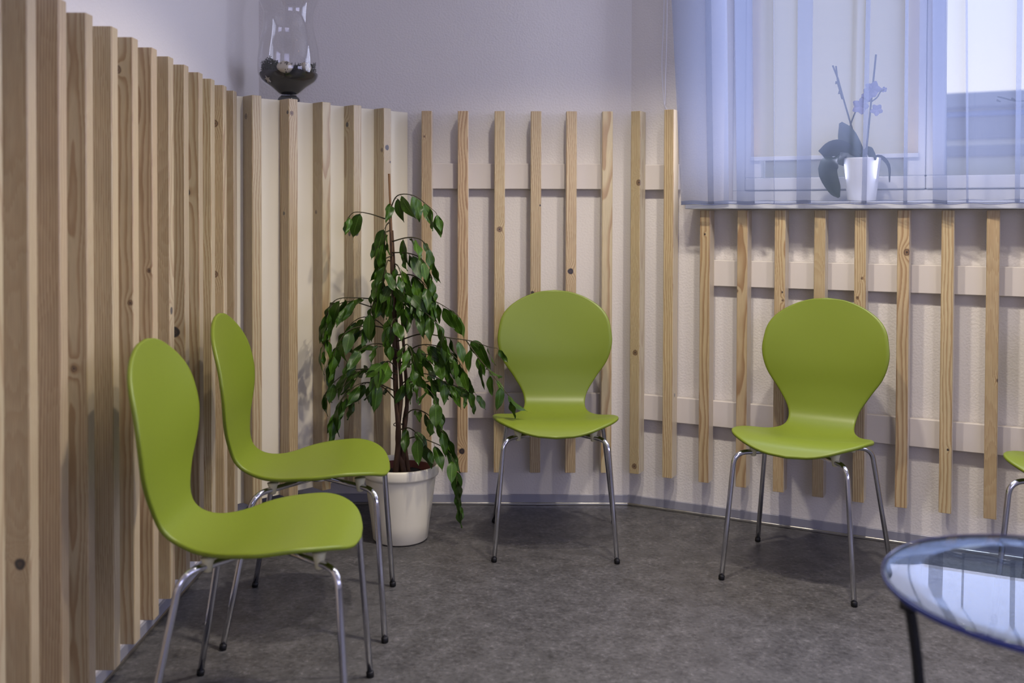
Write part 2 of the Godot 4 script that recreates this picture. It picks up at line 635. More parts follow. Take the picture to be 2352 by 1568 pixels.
func window(frame: Transform3D) -> void:
	var win := Node3D.new()
	win.name = "window_1"
	win.transform = frame
	win.set_meta("kind", "structure")
	add_child(win)
	# casing
	var st := begin()
	for b in [[0.385, 1.20, 2.56, 1.275], [0.385, 2.38, 2.56, 2.44], [0.385, 1.275, 0.435, 2.38], [2.51, 1.275, 2.56, 2.38]]:
		box(st, Vector3(b[0], b[1], -0.22), Vector3(b[2], b[3], -0.14), 0.003)
	obj("casing", st, M.frame, win)
	# three sashes, each a frame and a pane
	for s in [[0.437, 1.098], [1.100, 1.812], [1.814, 2.508]]:
		st = begin()
		var w := 0.062
		for b in [[s[0], 1.277, s[1], 1.325], [s[0], 2.322, s[1], 2.378], [s[0], 1.325, s[0] + w, 2.322], [s[1] - w, 1.325, s[1], 2.322]]:
			box(st, Vector3(b[0], b[1], -0.215), Vector3(b[2], b[3], -0.132), 0.004)
		var sash := obj("sash", st, M.frame, win)
		st = begin()
		box(st, Vector3(s[0] + w, 1.325, -0.178), Vector3(s[1] - w, 2.322, -0.174))
		obj("pane", st, M.pane, sash)
	st = begin()
	box(st, Vector3(0.268, 1.2015, -0.14), Vector3(2.64, 1.2285, 0.114), 0.003)
	obj("sill", st, M.frame, win)

	# added window in the side wall, out of view, to go with the side fill
	var back := Node3D.new()
	back.name = "window_2"
	back.set_meta("kind", "structure")
	add_child(back)
	st = begin()
	var wx := (frame * Vector3(4.15, 0, 0)).x
	for b in [[-1.15, 1.0, 1.15, 1.06], [-1.15, 2.24, 1.15, 2.3], [-1.15, 1.06, -1.09, 2.24], [1.09, 1.06, 1.15, 2.24], [-0.03, 1.06, 0.03, 2.24]]:
		box(st, Vector3(wx + 0.02, b[1], b[0]), Vector3(wx + 0.09, b[3], b[2]), 0.004)
	obj("casing", st, M.frame, back)
	for z in [-1.09, 0.03]:
		st = begin()
		box(st, Vector3(wx + 0.05, 1.06, z), Vector3(wx + 0.054, 2.24, z + 1.06))
		obj("pane", st, M.pane, back)

	back = Node3D.new()  # added window behind the camera, to go with the rear fill
	back.name = "window_3"
	back.set_meta("kind", "structure")
	add_child(back)
	st = begin()
	for b in [[0.25, 1.0, 2.55, 1.06], [0.25, 2.24, 2.55, 2.3], [0.25, 1.06, 0.31, 2.24], [2.49, 1.06, 2.55, 2.24], [1.37, 1.06, 1.43, 2.24]]:
		box(st, Vector3(b[0], b[1], 2.22), Vector3(b[2], b[3], 2.29), 0.004)
	obj("casing", st, M.frame, back)
	for x in [0.31, 1.43]:
		st = begin()
		box(st, Vector3(x, 1.06, 2.25), Vector3(x + 1.06, 2.24, 2.254))
		obj("pane", st, M.pane, back)

	# the blind drawn down over the left sash
	var bd := thing("window_blind", "beige fabric blind drawn down inside the left casement behind the curtain", "blind")
	bd.transform = frame
	st = begin()
	var n := 34
	for k in n:
		var y0 := 1.405 + 0.975 * k / n
		var y1 := 1.405 + 0.975 * (k + 1) / n
		var z0 := -0.124 + (0.0003 if k % 2 else -0.0003)
		var z1 := -0.124 - (0.0003 if k % 2 else -0.0003)
		for f in [[0.0, false], [-0.0008, true]]:
			var o := Vector3(0, 0, f[0])
			var p := [Vector3(0.462, y0, z0) + o, Vector3(1.074, y0, z0) + o, Vector3(1.074, y1, z1) + o, Vector3(0.462, y1, z1) + o]
			if f[1]: quad(st, p[1], p[0], p[3], p[2])
			else: quad(st, p[0], p[1], p[2], p[3])
	obj("blind_fabric", st, M.blind, bd)
	st = begin()
	box(st, Vector3(0.460, 1.392, -0.131), Vector3(1.076, 1.408, -0.117), 0.002)
	obj("bottom_rail", st, M.frame, bd)
	st = begin()
	box(st, Vector3(0.460, 2.375, -0.139), Vector3(1.076, 2.40, -0.113), 0.002)
	obj("head_rail", st, M.frame, bd)

	# its cords hang on the wall beside the curtain
	var cd := begin(true)
	tube(cd, smooth_path([Vector3(0.155, 2.62, 0.03), Vector3(0.153, 2.02, 0.03), Vector3(0.146, 1.80, 0.03), Vector3(0.150, 1.68, 0.03), Vector3(0.158, 1.612, 0.03), Vector3(0.1605, 1.68, 0.03), Vector3(0.163, 1.80, 0.03), Vector3(0.166, 2.02, 0.03), Vector3(0.167, 2.62, 0.03)], 6), [0.0012], 6)
	tube(cd, [Vector3(0.157, 1.614, 0.03), Vector3(0.170, 1.588, 0.032), Vector3(0.176, 1.58, 0.034)], [0.0011], 6)
	var co := obj("blind_cord", cd, M.cord)
	co.transform = frame
	tag(co, "thin white looped cord hanging on the wall left of the curtain", "cord")

	# sheer curtain, folded back on itself in flat pleats
	var cp := [Vector2(0.44, 0.122), Vector2(0.33, 0.126), Vector2(0.262, 0.138), Vector2(0.285, 0.160), Vector2(0.36, 0.168), Vector2(0.39, 0.160), Vector2(0.365, 0.146), Vector2(0.41, 0.138), Vector2(0.475, 0.160), Vector2(0.53, 0.172), Vector2(0.54, 0.160), Vector2(0.485, 0.146), Vector2(0.478, 0.134), Vector2(0.56, 0.140), Vector2(0.602, 0.168), Vector2(0.613, 0.154), Vector2(0.612, 0.136), Vector2(0.66, 0.140), Vector2(0.732, 0.176), Vector2(0.740, 0.163), Vector2(0.699, 0.148), Vector2(0.696, 0.134), Vector2(0.78, 0.128), Vector2(0.86, 0.152), Vector2(0.878, 0.172), Vector2(0.884, 0.152), Vector2(0.886, 0.136), Vector2(0.908, 0.150), Vector2(0.926, 0.172), Vector2(0.931, 0.156), Vector2(0.913, 0.140), Vector2(0.95, 0.128), Vector2(1.0, 0.144), Vector2(1.056, 0.172), Vector2(1.063, 0.154), Vector2(1.051, 0.138), Vector2(1.10, 0.130), Vector2(1.178, 0.168), Vector2(1.187, 0.154), Vector2(1.150, 0.142), Vector2(1.148, 0.130), Vector2(1.20, 0.144), Vector2(1.247, 0.176), Vector2(1.255, 0.154), Vector2(1.251, 0.134), Vector2(1.32, 0.132), Vector2(1.398, 0.168), Vector2(1.406, 0.150), Vector2(1.394, 0.134)]
	var s0 := 1.45
	while s0 < 2.6:
		for q in [[0.0, 0.132], [0.10, 0.170], [0.112, 0.152], [0.07, 0.140], [0.072, 0.130]]:
			cp.append(Vector2(s0 + q[0], q[1]))
		s0 += 0.155
	var path := smooth_path(cp, 6)
	var hgt := []
	for k in 25: hgt.append(1.232 + (2.56 - 1.232) * k / 24.0)
	var cur := thing("curtain", "sheer pale blue pleated curtain hanging over the window to the sill", "curtain")
	cur.transform = frame
	obj("cloth", curtain_sheet(path, hgt, 0.0), M.voile, cur)
	obj("hem", curtain_sheet(path, [1.219, 1.2255, 1.232], 0.0), M.hem, cur)
	var sg := begin(true)
	tube(sg, curtain_row(path, 1.219), [0.0012], 5)
	obj("hem_cord", sg, mat(Color(0.42, 0.45, 0.58), 0.8), cur)
	st = begin(true)
	tube(st, [Vector3(0.15, 2.575, 0.147), Vector3(2.75, 2.575, 0.147)], [0.012], 12)
	obj("curtain_rod", st, M.frame, cur)

	# orchids on the sill
	orchid(frame * Vector3(0.895, 1.2285, 0.0), "white pot of orchid with dark leaves and small blue flowers behind the curtain", true)
	orchid(frame * Vector3(1.62, 1.2285, 0.0), "second potted orchid on the sill, its bare spike arching in from the picture edge", false)

func curtain_row(path: Array, h: float) -> Array:
	var out := []
	for i in path.size():
		var p: Vector2 = path[i]
		var up := h - 1.22
		var s := p.x - 0.065 * up * exp(-maxf(p.x - 0.26, 0.0) / 0.09) + 0.014 * up * sin(p.x * 9.0)
		var wave := 0.004 * sin(p.x * 31.0 + h * 2.3) * minf(up * 3.0, 1.0)
		var dip := 0.0022 * sin(p.x * 46.0) if h < 1.24 else 0.0
		out.append(Vector3(s, h + dip, 0.137 + (p.y - 0.147) * (0.62 + 0.3 * up) + wave))
	return out

func curtain_sheet(path: Array, hgt: Array, _z: float) -> SurfaceTool:
	var st := begin(true)
	var rows := []
	for h in hgt: rows.append(curtain_row(path, h))
	for j in rows.size() - 1:
		for i in path.size() - 1:
			quad(st, rows[j][i], rows[j][i + 1], rows[j + 1][i + 1], rows[j + 1][i])
	return st

# a thick leaf blade along a path, width per point
func blade(st: SurfaceTool, pts: Array, wid: Array, side: Vector3, thick := 0.0012) -> void:
	var P := smooth_path(pts, 4)
	var n := P.size()
	var rows := []
	for i in n:
		var w: float = spline(wid, float(i) / (n - 1) * (wid.size() - 1))
		var t: Vector3 = (P[mini(i + 1, n - 1)] - P[maxi(i - 1, 0)]).normalized()
		var s := (side - t * side.dot(t)).normalized()
		var nn := s.cross(t)
		var row := []
		for k in 5:
			var u := k / 2.0 - 1.0
			row.append([P[i] + s * w * u + nn * absf(u) * w * 0.25, nn])
		rows.append(row)
	for f in [1.0, -1.0]:
		for i in n - 1:
			for k in 4:
				var q := []
				for m in [[i, k], [i, k + 1], [i + 1, k + 1], [i + 1, k]]:
					q.append(rows[m[0]][m[1]][0] + rows[m[0]][m[1]][1] * thick * f)
				if f > 0: quad(st, q[0], q[1], q[2], q[3])
				else: quad(st, q[1], q[0], q[3], q[2])

func orchid(where: Vector3, label: String, full: bool) -> void:
	var o := thing("potted_orchid", label, "orchid", where, asin(-0.4553))
	var st := begin(true)
	lathe(st, [Vector2(0, 0.002), Vector2(0.046, 0.0), Vector2(0.049, 0.004), Vector2(0.060, 0.10), Vector2(0.0655, 0.154), Vector2(0.0655, 0.158), Vector2(0.062, 0.158), Vector2(0.057, 0.12), Vector2(0, 0.118)], 40)
	obj("pot", st, M.white_pot, o)
	st = begin(true)
	lathe(st, [Vector2(0.058, 0.119), Vector2(0.04, 0.128), Vector2(0, 0.132)], 24)
	obj("bark_mix", st, M.soil, o)
	var y := Vector3(0, 0.125, 0)
	if not full:
		st = begin(true)
		tube(st, smooth_path([y, Vector3(-0.02, 0.32, 0.0), Vector3(-0.10, 0.385, 0.0), Vector3(-0.205, 0.34, 0.0), Vector3(-0.285, 0.358, 0.0)], 6), [0.0035, 0.003, 0.0028, 0.0025], 7)
		for k in 4:
			var p := Vector3(-0.14 - 0.045 * k, 0.352 - 0.004 * k, 0.0)
			tube(st, [p, p + Vector3(-0.012, 0.006, 0.003)], [0.0022, 0.004], 6)
		obj("flower_spike", st, M.orchid_stem, o)
		for b in [[Vector3(0.10, 0.19, 0.02), Vector3(0.17, 0.12, 0.03)], [Vector3(0.03, 0.22, -0.03), Vector3(0.08, 0.26, -0.03)]]:
			st = begin(true)
			blade(st, [y, b[0] * 0.6 + y * 0.4, b[0], b[1]], [0.012, 0.028, 0.03, 0.004], Vector3(0, 0.3, 1))
			obj("leaf", st, M.orchid_leaf, o)
		return
	# upright leaf, a short one to the left, one that droops over the rim and a small one on the right
	var leaves := [[[y, Vector3(-0.03, 0.19, 0.02), Vector3(-0.052, 0.25, 0.02), Vector3(-0.072, 0.288, 0.02)], [0.026, 0.040, 0.030, 0.006], Vector3(1, 0.3, 0.2)],
		[[y, Vector3(-0.06, 0.19, 0.03), Vector3(-0.10, 0.195, 0.035), Vector3(-0.135, 0.172, 0.035)], [0.02, 0.032, 0.030, 0.022], Vector3(0.2, 1, 0.4)],
		[[y, Vector3(-0.075, 0.165, 0.045), Vector3(-0.115, 0.12, 0.05), Vector3(-0.088, 0.045, 0.055), Vector3(-0.07, 0.015, 0.055)], [0.018, 0.034, 0.036, 0.024, 0.004], Vector3(1, 0.4, 0.2)],
		[[y, Vector3(0.02, 0.17, 0.03), Vector3(0.035, 0.165, 0.04), Vector3(0.055, 0.15, 0.05)], [0.02, 0.026, 0.022, 0.004], Vector3(0.5, 0.6, 0.6)],
		[[y, Vector3(0.05, 0.16, -0.02), Vector3(0.085, 0.13, -0.02), Vector3(0.092, 0.07, -0.02)], [0.014, 0.02, 0.018, 0.004], Vector3(0.3, 0.2, 1)]]
	for l in leaves:
		st = begin(true)
		blade(st, l[0], l[1], l[2])
		obj("leaf", st, M.orchid_leaf, o)
	var sticks := [[[Vector3(-0.006, 0.12, 0), Vector3(-0.036, 0.27, 0), Vector3(-0.066, 0.375, 0), Vector3(-0.086, 0.45, 0), Vector3(-0.105, 0.500, 0)], 0.0032],
		[[Vector3(-0.07, 0.375, 0.004), Vector3(-0.085, 0.43, 0.004), Vector3(-0.093, 0.497, 0.004)], 0.003],
		[[Vector3(0.010, 0.12, 0.005), Vector3(0.016, 0.19, 0.004), Vector3(0.030, 0.36, 0), Vector3(0.045, 0.53, 0)], 0.0034]]
	for s in sticks:
		st = begin(true)
		tube(st, s[0], [s[1]], 8)
		obj("support_stick", st, M.orchid_stem, o)
	st = begin(true)
	tube(st, smooth_path([Vector3(-0.046, 0.26, 0), Vector3(-0.034, 0.30, 0.002), Vector3(-0.02, 0.335, 0.002)], 5), [0.0028], 7)
	obj("flower_spike", st, M.orchid_stem, o)
	st = begin(true)
	tube(st, smooth_path([Vector3(0.030, 0.36, 0), Vector3(0.05, 0.375, 0.002), Vector3(0.062, 0.395, 0.002), Vector3(0.075, 0.402, 0.002)], 5), [0.0026], 7)
	obj("flower_spike", st, M.orchid_stem, o)
	for b in [[-0.083, 0.435], [-0.072, 0.398]]:
		st = begin(true)
		tube(st, [Vector3(b[0], b[1], 0), Vector3(b[0] - 0.012, b[1] + 0.002, 0.002)], [0.003, 0.0065], 8)
		obj("bud", st, M.orchid_stem, o)
	# five-petalled flowers
	for f in [[Vector3(-0.006, 0.345, 0.006), 0.030], [Vector3(0.010, 0.372, 0.004), 0.020], [Vector3(0.036, 0.405, 0.004), 0.030], [Vector3(0.022, 0.388, 0.008), 0.024], [Vector3(0.050, 0.330, 0.004), 0.022], [Vector3(0.074, 0.402, 0.002), 0.010]]:
		st = begin(true)
		for k in 5:
			var a: float = TAU * k / 5.0 + f[1] * 40.0
			var d := Vector3(cos(a), sin(a), 0.25)
			blade(st, [f[0], f[0] + d * f[1] * 0.5, f[0] + d * f[1]], [0.002, f[1] * 0.42, 0.003], Vector3(-sin(a), cos(a), 0.1), 0.0006)
		obj("flower", st, M.petal, o)

# ------------------------------------------------------------------ slat screens
func slat_mesh(w: float, d: float, len: float) -> ArrayMesh:
	var st := begin()
	var c := 0.0022
	var x := w / 2
	# section: left side back to front, front, right side, back (anticlockwise from above is left, front, right)
	var P := [Vector2(-x, 0.0), Vector2(-x, d - c), Vector2(-x + c, d), Vector2(x - c, d), Vector2(x, d - c), Vector2(x, 0.0)]
	var U := [0.0, 0.058, 0.062, 0.098, 0.102, 0.16, 0.2]
	for k in 6:
		var a: Vector2 = P[k]
		var b: Vector2 = P[(k + 1) % 6]
		var va := Vector3(a.x, 0.001, a.y)
		var vb := Vector3(b.x, 0.001, b.y)
		var up := Vector3(0, len - 0.002, 0)
		var u0: float = U[k] / 0.2
		var u1: float = U[k + 1] / 0.2
		var v0 := 1.0 - 0.001 / 1.56
		var v1 := 1.0 - len / 1.56
		quad_uv(st, [va, vb, vb + up, va + up], [Vector2(u0, v0), Vector2(u1, v0), Vector2(u1, v1), Vector2(u0, v1)])
		# slightly eased end grain
		var ca := Vector3(a.x * 0.94, 0, d / 2 + (a.y - d / 2) * 0.96)
		var cb := Vector3(b.x * 0.94, 0, d / 2 + (b.y - d / 2) * 0.96)
		quad_uv(st, [ca, cb, vb, va], [Vector2(u0, v0), Vector2(u1, v0), Vector2(u1, v0), Vector2(u0, v0)])
		var top := Vector3(0, len, 0)
		quad_uv(st, [va + up, vb + up, cb + top, ca + top], [Vector2(u0, v1), Vector2(u1, v1), Vector2(u1, v1), Vector2(u0, v1)])
		st.set_uv(Vector2(0.5, v1))
		tri(st, ca + top, cb + top, Vector3(0, len, d / 2))
		tri(st, cb, ca, Vector3(0, 0, d / 2))
	st.generate_normals()
	return st.commit()

var slat_meshes := {}
var plain_wood := []
var plain_next := 0

func slat(parent: Node3D, x: float, y0: float, z: float, len: float, w := 0.04, m: Material = null) -> void:
	var key := "%.3f %.2f" % [w, len]
	if not slat_meshes.has(key): slat_meshes[key] = slat_mesh(w, 0.06, snappedf(len, 0.01))
	if m == null:
		m = plain_wood[plain_next % plain_wood.size()]
		plain_next += 1
	var o := obj("slat", slat_meshes[key], m, parent)
	o.position = Vector3(x, y0, z)
	o.scale.y = len / snappedf(len, 0.01)

func rail(parent: Node3D, x0: float, x1: float, y0: float, y1: float, z0: float, z1: float) -> void:
	var st := begin()
	box(st, Vector3(x0, y0, z0), Vector3(x1, y1, z1), 0.002)
	obj("rail", st, M.rail, parent)

func screens(frame: Transform3D) -> void:
	for k in 12: plain_wood.append(wood(100 + k, [] if k % 3 else [Vector3(0.03 + 0.09 * fposmod(k * 0.37, 1.0), 0.2 + 1.1 * fposmod(k * 0.61, 1.0), 0.005)], fposmod(k * 0.43, 1.0) * 0.8))
	# knots are (distance round the slat from its left rear edge, height, radius)
	# left wall: slats seen at a slant, one behind the other
	var s := thing("slat_screen", "long screen of upright pine slats along the left wall beside two green chairs", "wall screen", Vector3(-1.005, 0, 0), PI / 2)
	var near := [1.41, 1.545, 1.68, 1.812, 1.945, 2.08, 2.213, 2.355, 2.484, 2.618, 2.747, 2.877, 3.010, 3.132, 3.264, 3.386]
	var special := {4: [Vector3(0.04, 0.42, -0.009)], 6: [Vector3(0.03, 0.75, 0.006)], 8: [Vector3(0.022, 1.44, 0.009), Vector3(0.052, 0.86, 0.006)], 10: [Vector3(0.075, 0.80, -0.008)], 11: [Vector3(0.03, 0.72, -0.012)], 12: [Vector3(0.022, 1.12, -0.009)], 14: [Vector3(0.03, 1.345, 0.011), Vector3(0.03, 0.85, 0.010)]}
	for k in near.size():
		var z: float = near[k] + 0.019
		var top := 1.6208 - (z - 2.232) * 0.0215
		var bot := 0.0865 + (z - 2.36) * 0.05
		# the screen's own x axis runs along the wall away from the camera
		slat(s, z, bot, 0.0, top - bot, 0.038, wood(200 + k, special[k], 0.25) if special.has(k) else null)
	rail(s, 1.38, 3.40, 1.28, 1.38, -0.0185, -0.0005)
	rail(s, 1.38, 3.40, 0.36, 0.46, -0.0185, -0.0005)

	# across the corner: a cream board with slats on it and a triangular top that carries the vase
	s = thing("slat_screen", "corner screen of pine slats on a cream board below the glass vase", "wall screen", at(0.0, 0, 4.415), PI / 4)
	# its x axis runs to the right and away from the camera
	var kn := [[Vector3(0.02, 1.35, 0.008)], [Vector3(0.053, 1.373, -0.005), Vector3(0.073, 1.37, 0.007), Vector3(0.028, 1.015, -0.005)], [Vector3(0.02, 1.02, 0.006)], [Vector3(0.02, 1.35, -0.007), Vector3(0.074, 0.945, -0.010), Vector3(0.035, 0.94, -0.007)], [Vector3(0.078, 1.27, -0.008), Vector3(0.05, 1.26, 0.007), Vector3(0.094, 1.215, -0.003)]]
	var along := [-1.248, -1.102, -0.961, -0.822, -0.681]
	for k in 5:
		slat(s, along[k] - 0.0601, 0.163, 0.0, SLAT_TOP - 0.163, 0.038, wood(300 + k, kn[k], 0.3 if k == 1 else 0.05))
	var st := begin()
	box(st, Vector3(-1.375, 0.164, -0.020), Vector3(-0.592, 1.586, -0.0005), 0.0015)
	obj("backing_board", st, M.panel, s)
	st = begin()
	prism(st, [Vector2(-1.375, -0.0205), Vector2(-0.61, -0.0205), Vector2(-0.61, -0.04), Vector2(-0.98, -0.408), Vector2(-1.362, -0.038)], 1.568, 1.586)
	obj("top_board", st, M.panel, s)

	# back wall
	s = thing("slat_screen", "screen of six pine slats on two white rails behind the fig and the middle chair", "wall screen", at(0, 0, 3.998))
	var mid := [979.7, 1063.0, 1147.2, 1230.6, 1312.0, 1394.5]
	var km := [[Vector3(0.07, 1.33, 0.003)], [Vector3(0.078, 0.085, -0.009)], [Vector3(0.08, 0.965, 0.009)], [Vector3(0.097, 1.06, -0.003), Vector3(0.068, 0.715, -0.005)], [Vector3(0.078, 0.80, -0.009)], []]
	for k in 6:
		slat(s, (mid[k] - 1176.0) / FOCAL * 3.938, 0.154, 0.0, SLAT_TOP - 0.154, 0.0415, wood(400 + k, km[k], [0.55, 0.9, 0.15, 0.3, 0.45, 0.1][k]))
	for y in [1.281, 0.358]: rail(s, -0.352, 0.391, y, y + 0.102, -0.0245, -0.0005)

	# window wall: two tall slats, the rest end below the sill
	s = thing("slat_screen", "screen of pine slats on white rails under the window, two tall ones beside it", "wall screen")
	s.transform = frame * Transform3D(Basis(), Vector3(0, 0, 0.025))
	var xs := [0.058, 0.194, 0.339, 0.483, 0.622, 0.764, 0.904, 1.047, 1.189, 1.329, 1.470, 1.611, 1.752, 1.893, 2.034]
	var kr := {0: [Vector3(0.095, 1.15, 0.010), Vector3(0.083, 0.48, 0.009), Vector3(0.082, 0.03, 0.009)], 1: [Vector3(0.13, 0.32, -0.006)], 2: [Vector3(0.08, 0.95, -0.003)], 4: [Vector3(0.09, 0.74, -0.0025), Vector3(0.092, 0.71, 0.004)], 6: [Vector3(0.087, 0.80, 0.004), Vector3(0.072, 0.73, 0.005)], 7: [Vector3(0.092, 0.895, 0.010)], 8: [Vector3(0.088, 0.22, -0.003)], 9: [Vector3(0.10, 0.47, 0.005)]}
	for k in xs.size():
		slat(s, xs[k], 0.155, 0.0, (SLAT_TOP if k < 2 else 1.197) - 0.155, 0.04, wood(500 + k, kr[k], fposmod(k * 0.29, 0.7)) if kr.has(k) else null)
	rail(s, 0.02, 0.215, 1.278, 1.378, -0.0245, -0.0005)
	rail(s, 0.325, 2.08, 0.905, 1.005, -0.0245, -0.0005)
	rail(s, 0.02, 2.08, 0.361, 0.461, -0.0245, -0.0005)

# ------------------------------------------------------------------ chairs
func shell_mesh() -> SurfaceTool:
	var prof := [Vector2(-0.001, 0.4237), Vector2(-0.0416, 0.4469), Vector2(-0.1145, 0.4525), Vector2(-0.2052, 0.4393), Vector2(-0.298, 0.4307), Vector2(-0.3721, 0.443), Vector2(-0.4218, 0.48), Vector2(-0.4406, 0.5572), Vector2(-0.4486, 0.6585), Vector2(-0.4689, 0.769), Vector2(-0.4935, 0.885)]
	var wid := [0.212, 0.2169, 0.2181, 0.2187, 0.194, 0.147, 0.1142, 0.1169, 0.153, 0.1964, 0.2151, 0.2088, 0.1993, 0.1806]
	var dish := [0.0104, 0.0111, 0.0159, 0.0004, 0.0091, 0.0174, 0.0082]
	var dense := smooth_path(prof, 40)
	var L := [0.0]
	for i in dense.size() - 1: L.append(L[i] + dense[i].distance_to(dense[i + 1]))
	var S: float = L[-1]
	var N := 84
	var W := 26
	var top := []
	var bot := []
	var j := 0
	for i in N:
		var th := PI * i / (N - 1)
		var s := 0.5 * S * (1 - cos(th)) / 2 + 0.5 * S * i / (N - 1)
		while j < L.size() - 2 and L[j + 1] < s: j += 1
		var f: float = clampf((s - L[j]) / (L[j + 1] - L[j]), 0, 1)
		var p: Vector2 = dense[j].lerp(dense[j + 1], f)
		var t: Vector2 = (dense[mini(j + 4, dense.size() - 1)] - dense[maxi(j - 3, 0)]).normalized()
		var nn := Vector3(0, -t.x, t.y)
		var q := s / S
		var w: float = spline(wid, q * (wid.size() - 1))
		if s < 0.16: w *= sqrt(maxf(0.0, 1 - pow(1 - s / 0.16, 2.4)))
		if S - s < 0.14: w *= sqrt(maxf(0.0, 1 - pow(1 - (S - s) / 0.14, 2.2)))
		w = maxf(w, 0.0006)
		var kk: float = spline(dish, q * (dish.size() - 1))
		var a := []
		var b := []
		for m in W + 1:
			var u := -1.0 + 2.0 * m / W
			u = sin(u * PI / 2) * 0.4 + u * 0.6
			var x := w * u
			var c := Vector3(x, p.y, p.x) + nn * kk * (x / 0.2) * (x / 0.2)
			a.append(c + nn * 0.0055)
			b.append(c - nn * 0.0055)
		top.append(a); bot.append(b)
	var st := begin(true)
	for i in N - 1:
		for m in W:
			quad(st, top[i][m], top[i][m + 1], top[i + 1][m + 1], top[i + 1][m])
			quad(st, bot[i][m + 1], bot[i][m], bot[i + 1][m], bot[i + 1][m + 1])
	# rounded edge round the outline
	var loop := []
	for m in W + 1: loop.append([0, m])
	for i in range(1, N): loop.append([i, W])
	for m in range(W - 1, -1, -1): loop.append([N - 1, m])
	for i in range(N - 2, 0, -1): loop.append([i, 0])
	var n := loop.size()
	var rings := []
	for k in n:
		var c: Array = loop[k]
		var a: Vector3 = top[c[0]][c[1]]
		var b: Vector3 = bot[c[0]][c[1]]
		var pv: Array = loop[(k + n - 2) % n]
		var nx: Array = loop[(k + 2) % n]
		var tg: Vector3 = (top[nx[0]][nx[1]] - top[pv[0]][pv[1]]).normalized()
		var out := tg.cross((a - b).normalized()).normalized()
		rings.append([a, a.lerp(b, 0.22) + out * 0.0028, a.lerp(b, 0.78) + out * 0.0028, b])
	for k in n:
		var l := (k + 1) % n
		for m in 3:
			quad(st, rings[k][m], rings[k][m + 1], rings[l][m + 1], rings[l][m])
	return st

func make_chair() -> Node3D:
	var c := thing("green_chair", "", "chair")
	var shell := obj("seat_shell", shell_mesh(), M.paint, c)
	shell.name = "seat_shell"
	var hub := Vector3(0, 0.408, -0.205)
	for g in [[-1.0, 0], [1.0, 0], [-1.0, 1], [1.0, 1]]:
		var foot := Vector3(0.208 * g[0], 0.008, 0.0) if g[1] == 0 else Vector3(0.228 * g[0], 0.008, -0.433)
		var knee := Vector3(0.180 * g[0], 0.372, -0.024) if g[1] == 0 else Vector3(0.183 * g[0], 0.366, -0.368)
		var bend := knee + (knee - foot).normalized() * 0.040
		var inn := bend + (hub - bend).normalized() * 0.045
		var pts := [foot, foot.lerp(knee, 0.5), knee]
		for k in range(1, 8):
			var t := k / 8.0
			pts.append(knee.lerp(bend, t).lerp(bend.lerp(inn, t), t))
		pts.append(inn)
		pts.append(hub + (inn - hub).normalized() * 0.012)
		var st := begin(true)
		tube(st, pts, [0.0082], 14)
		var leg := obj("leg", st, M.chrome, c)
		st = begin(true)
		var d := (knee - foot).normalized()
		tube(st, [foot - d * 0.0075, foot - d * 0.006, foot + d * 0.006, foot + d * 0.0075], [0.0075, 0.0098, 0.0098, 0.0086], 14)
		obj("foot_cap", st, M.black, leg)
		# plastic spacer between the tube and the shell
		var sp := inn + (hub - inn).normalized() * 0.022
		st = begin(true)
		var lo := -0.012
		var hi := 0.024 if g[1] == 0 else 0.018
		tube(st, [sp + Vector3(0, lo - 0.002, 0), sp + Vector3(0, lo, 0), sp + Vector3(0, 0.006, 0), sp + Vector3(0, hi, 0)], [0.005, 0.0085, 0.0115, 0.016], 14)
		obj("spacer", st, M.cream, c)
	var st2 := begin(true)
	tube(st2, [hub + Vector3(0, -0.010, 0), hub + Vector3(0, -0.008, 0), hub + Vector3(0, 0.022, 0)], [0.026, 0.030, 0.030], 24)
	obj("hub_plate", st2, M.chrome, c)
	return c

func chairs() -> void:
	var poses := [[0.1505, 3.3514, -0.0311, "green bentwood chair facing forward by the fig, in the middle of the back wall"],
		[0.8577, 3.0899, -0.5537, "green bentwood chair under the window, turned toward the room and whole in view"],
		[-0.3604, 2.9253, 1.6381, "green bentwood chair seen from the side, the one nearer the fig of the left pair"],
		[-0.3511, 2.3049, 1.6019, "green bentwood chair seen from the side, nearest the viewer and overlapping the other"],
		[1.559, 2.73, -0.7, "green bentwood chair cut off by the picture edge, behind the glass table"]]
	var proto := make_chair()
	for k in poses.size():
		var p: Array = poses[k]
		var c: Node3D = proto
		if k:
			c = proto.duplicate()
			c.name = numbered("green_chair")
			add_child(c, true)
		c.position = at(p[0], 0, p[1])
		c.rotation.y = p[2]
		tag(c, p[3], "chair", "green bentwood chairs along the walls")

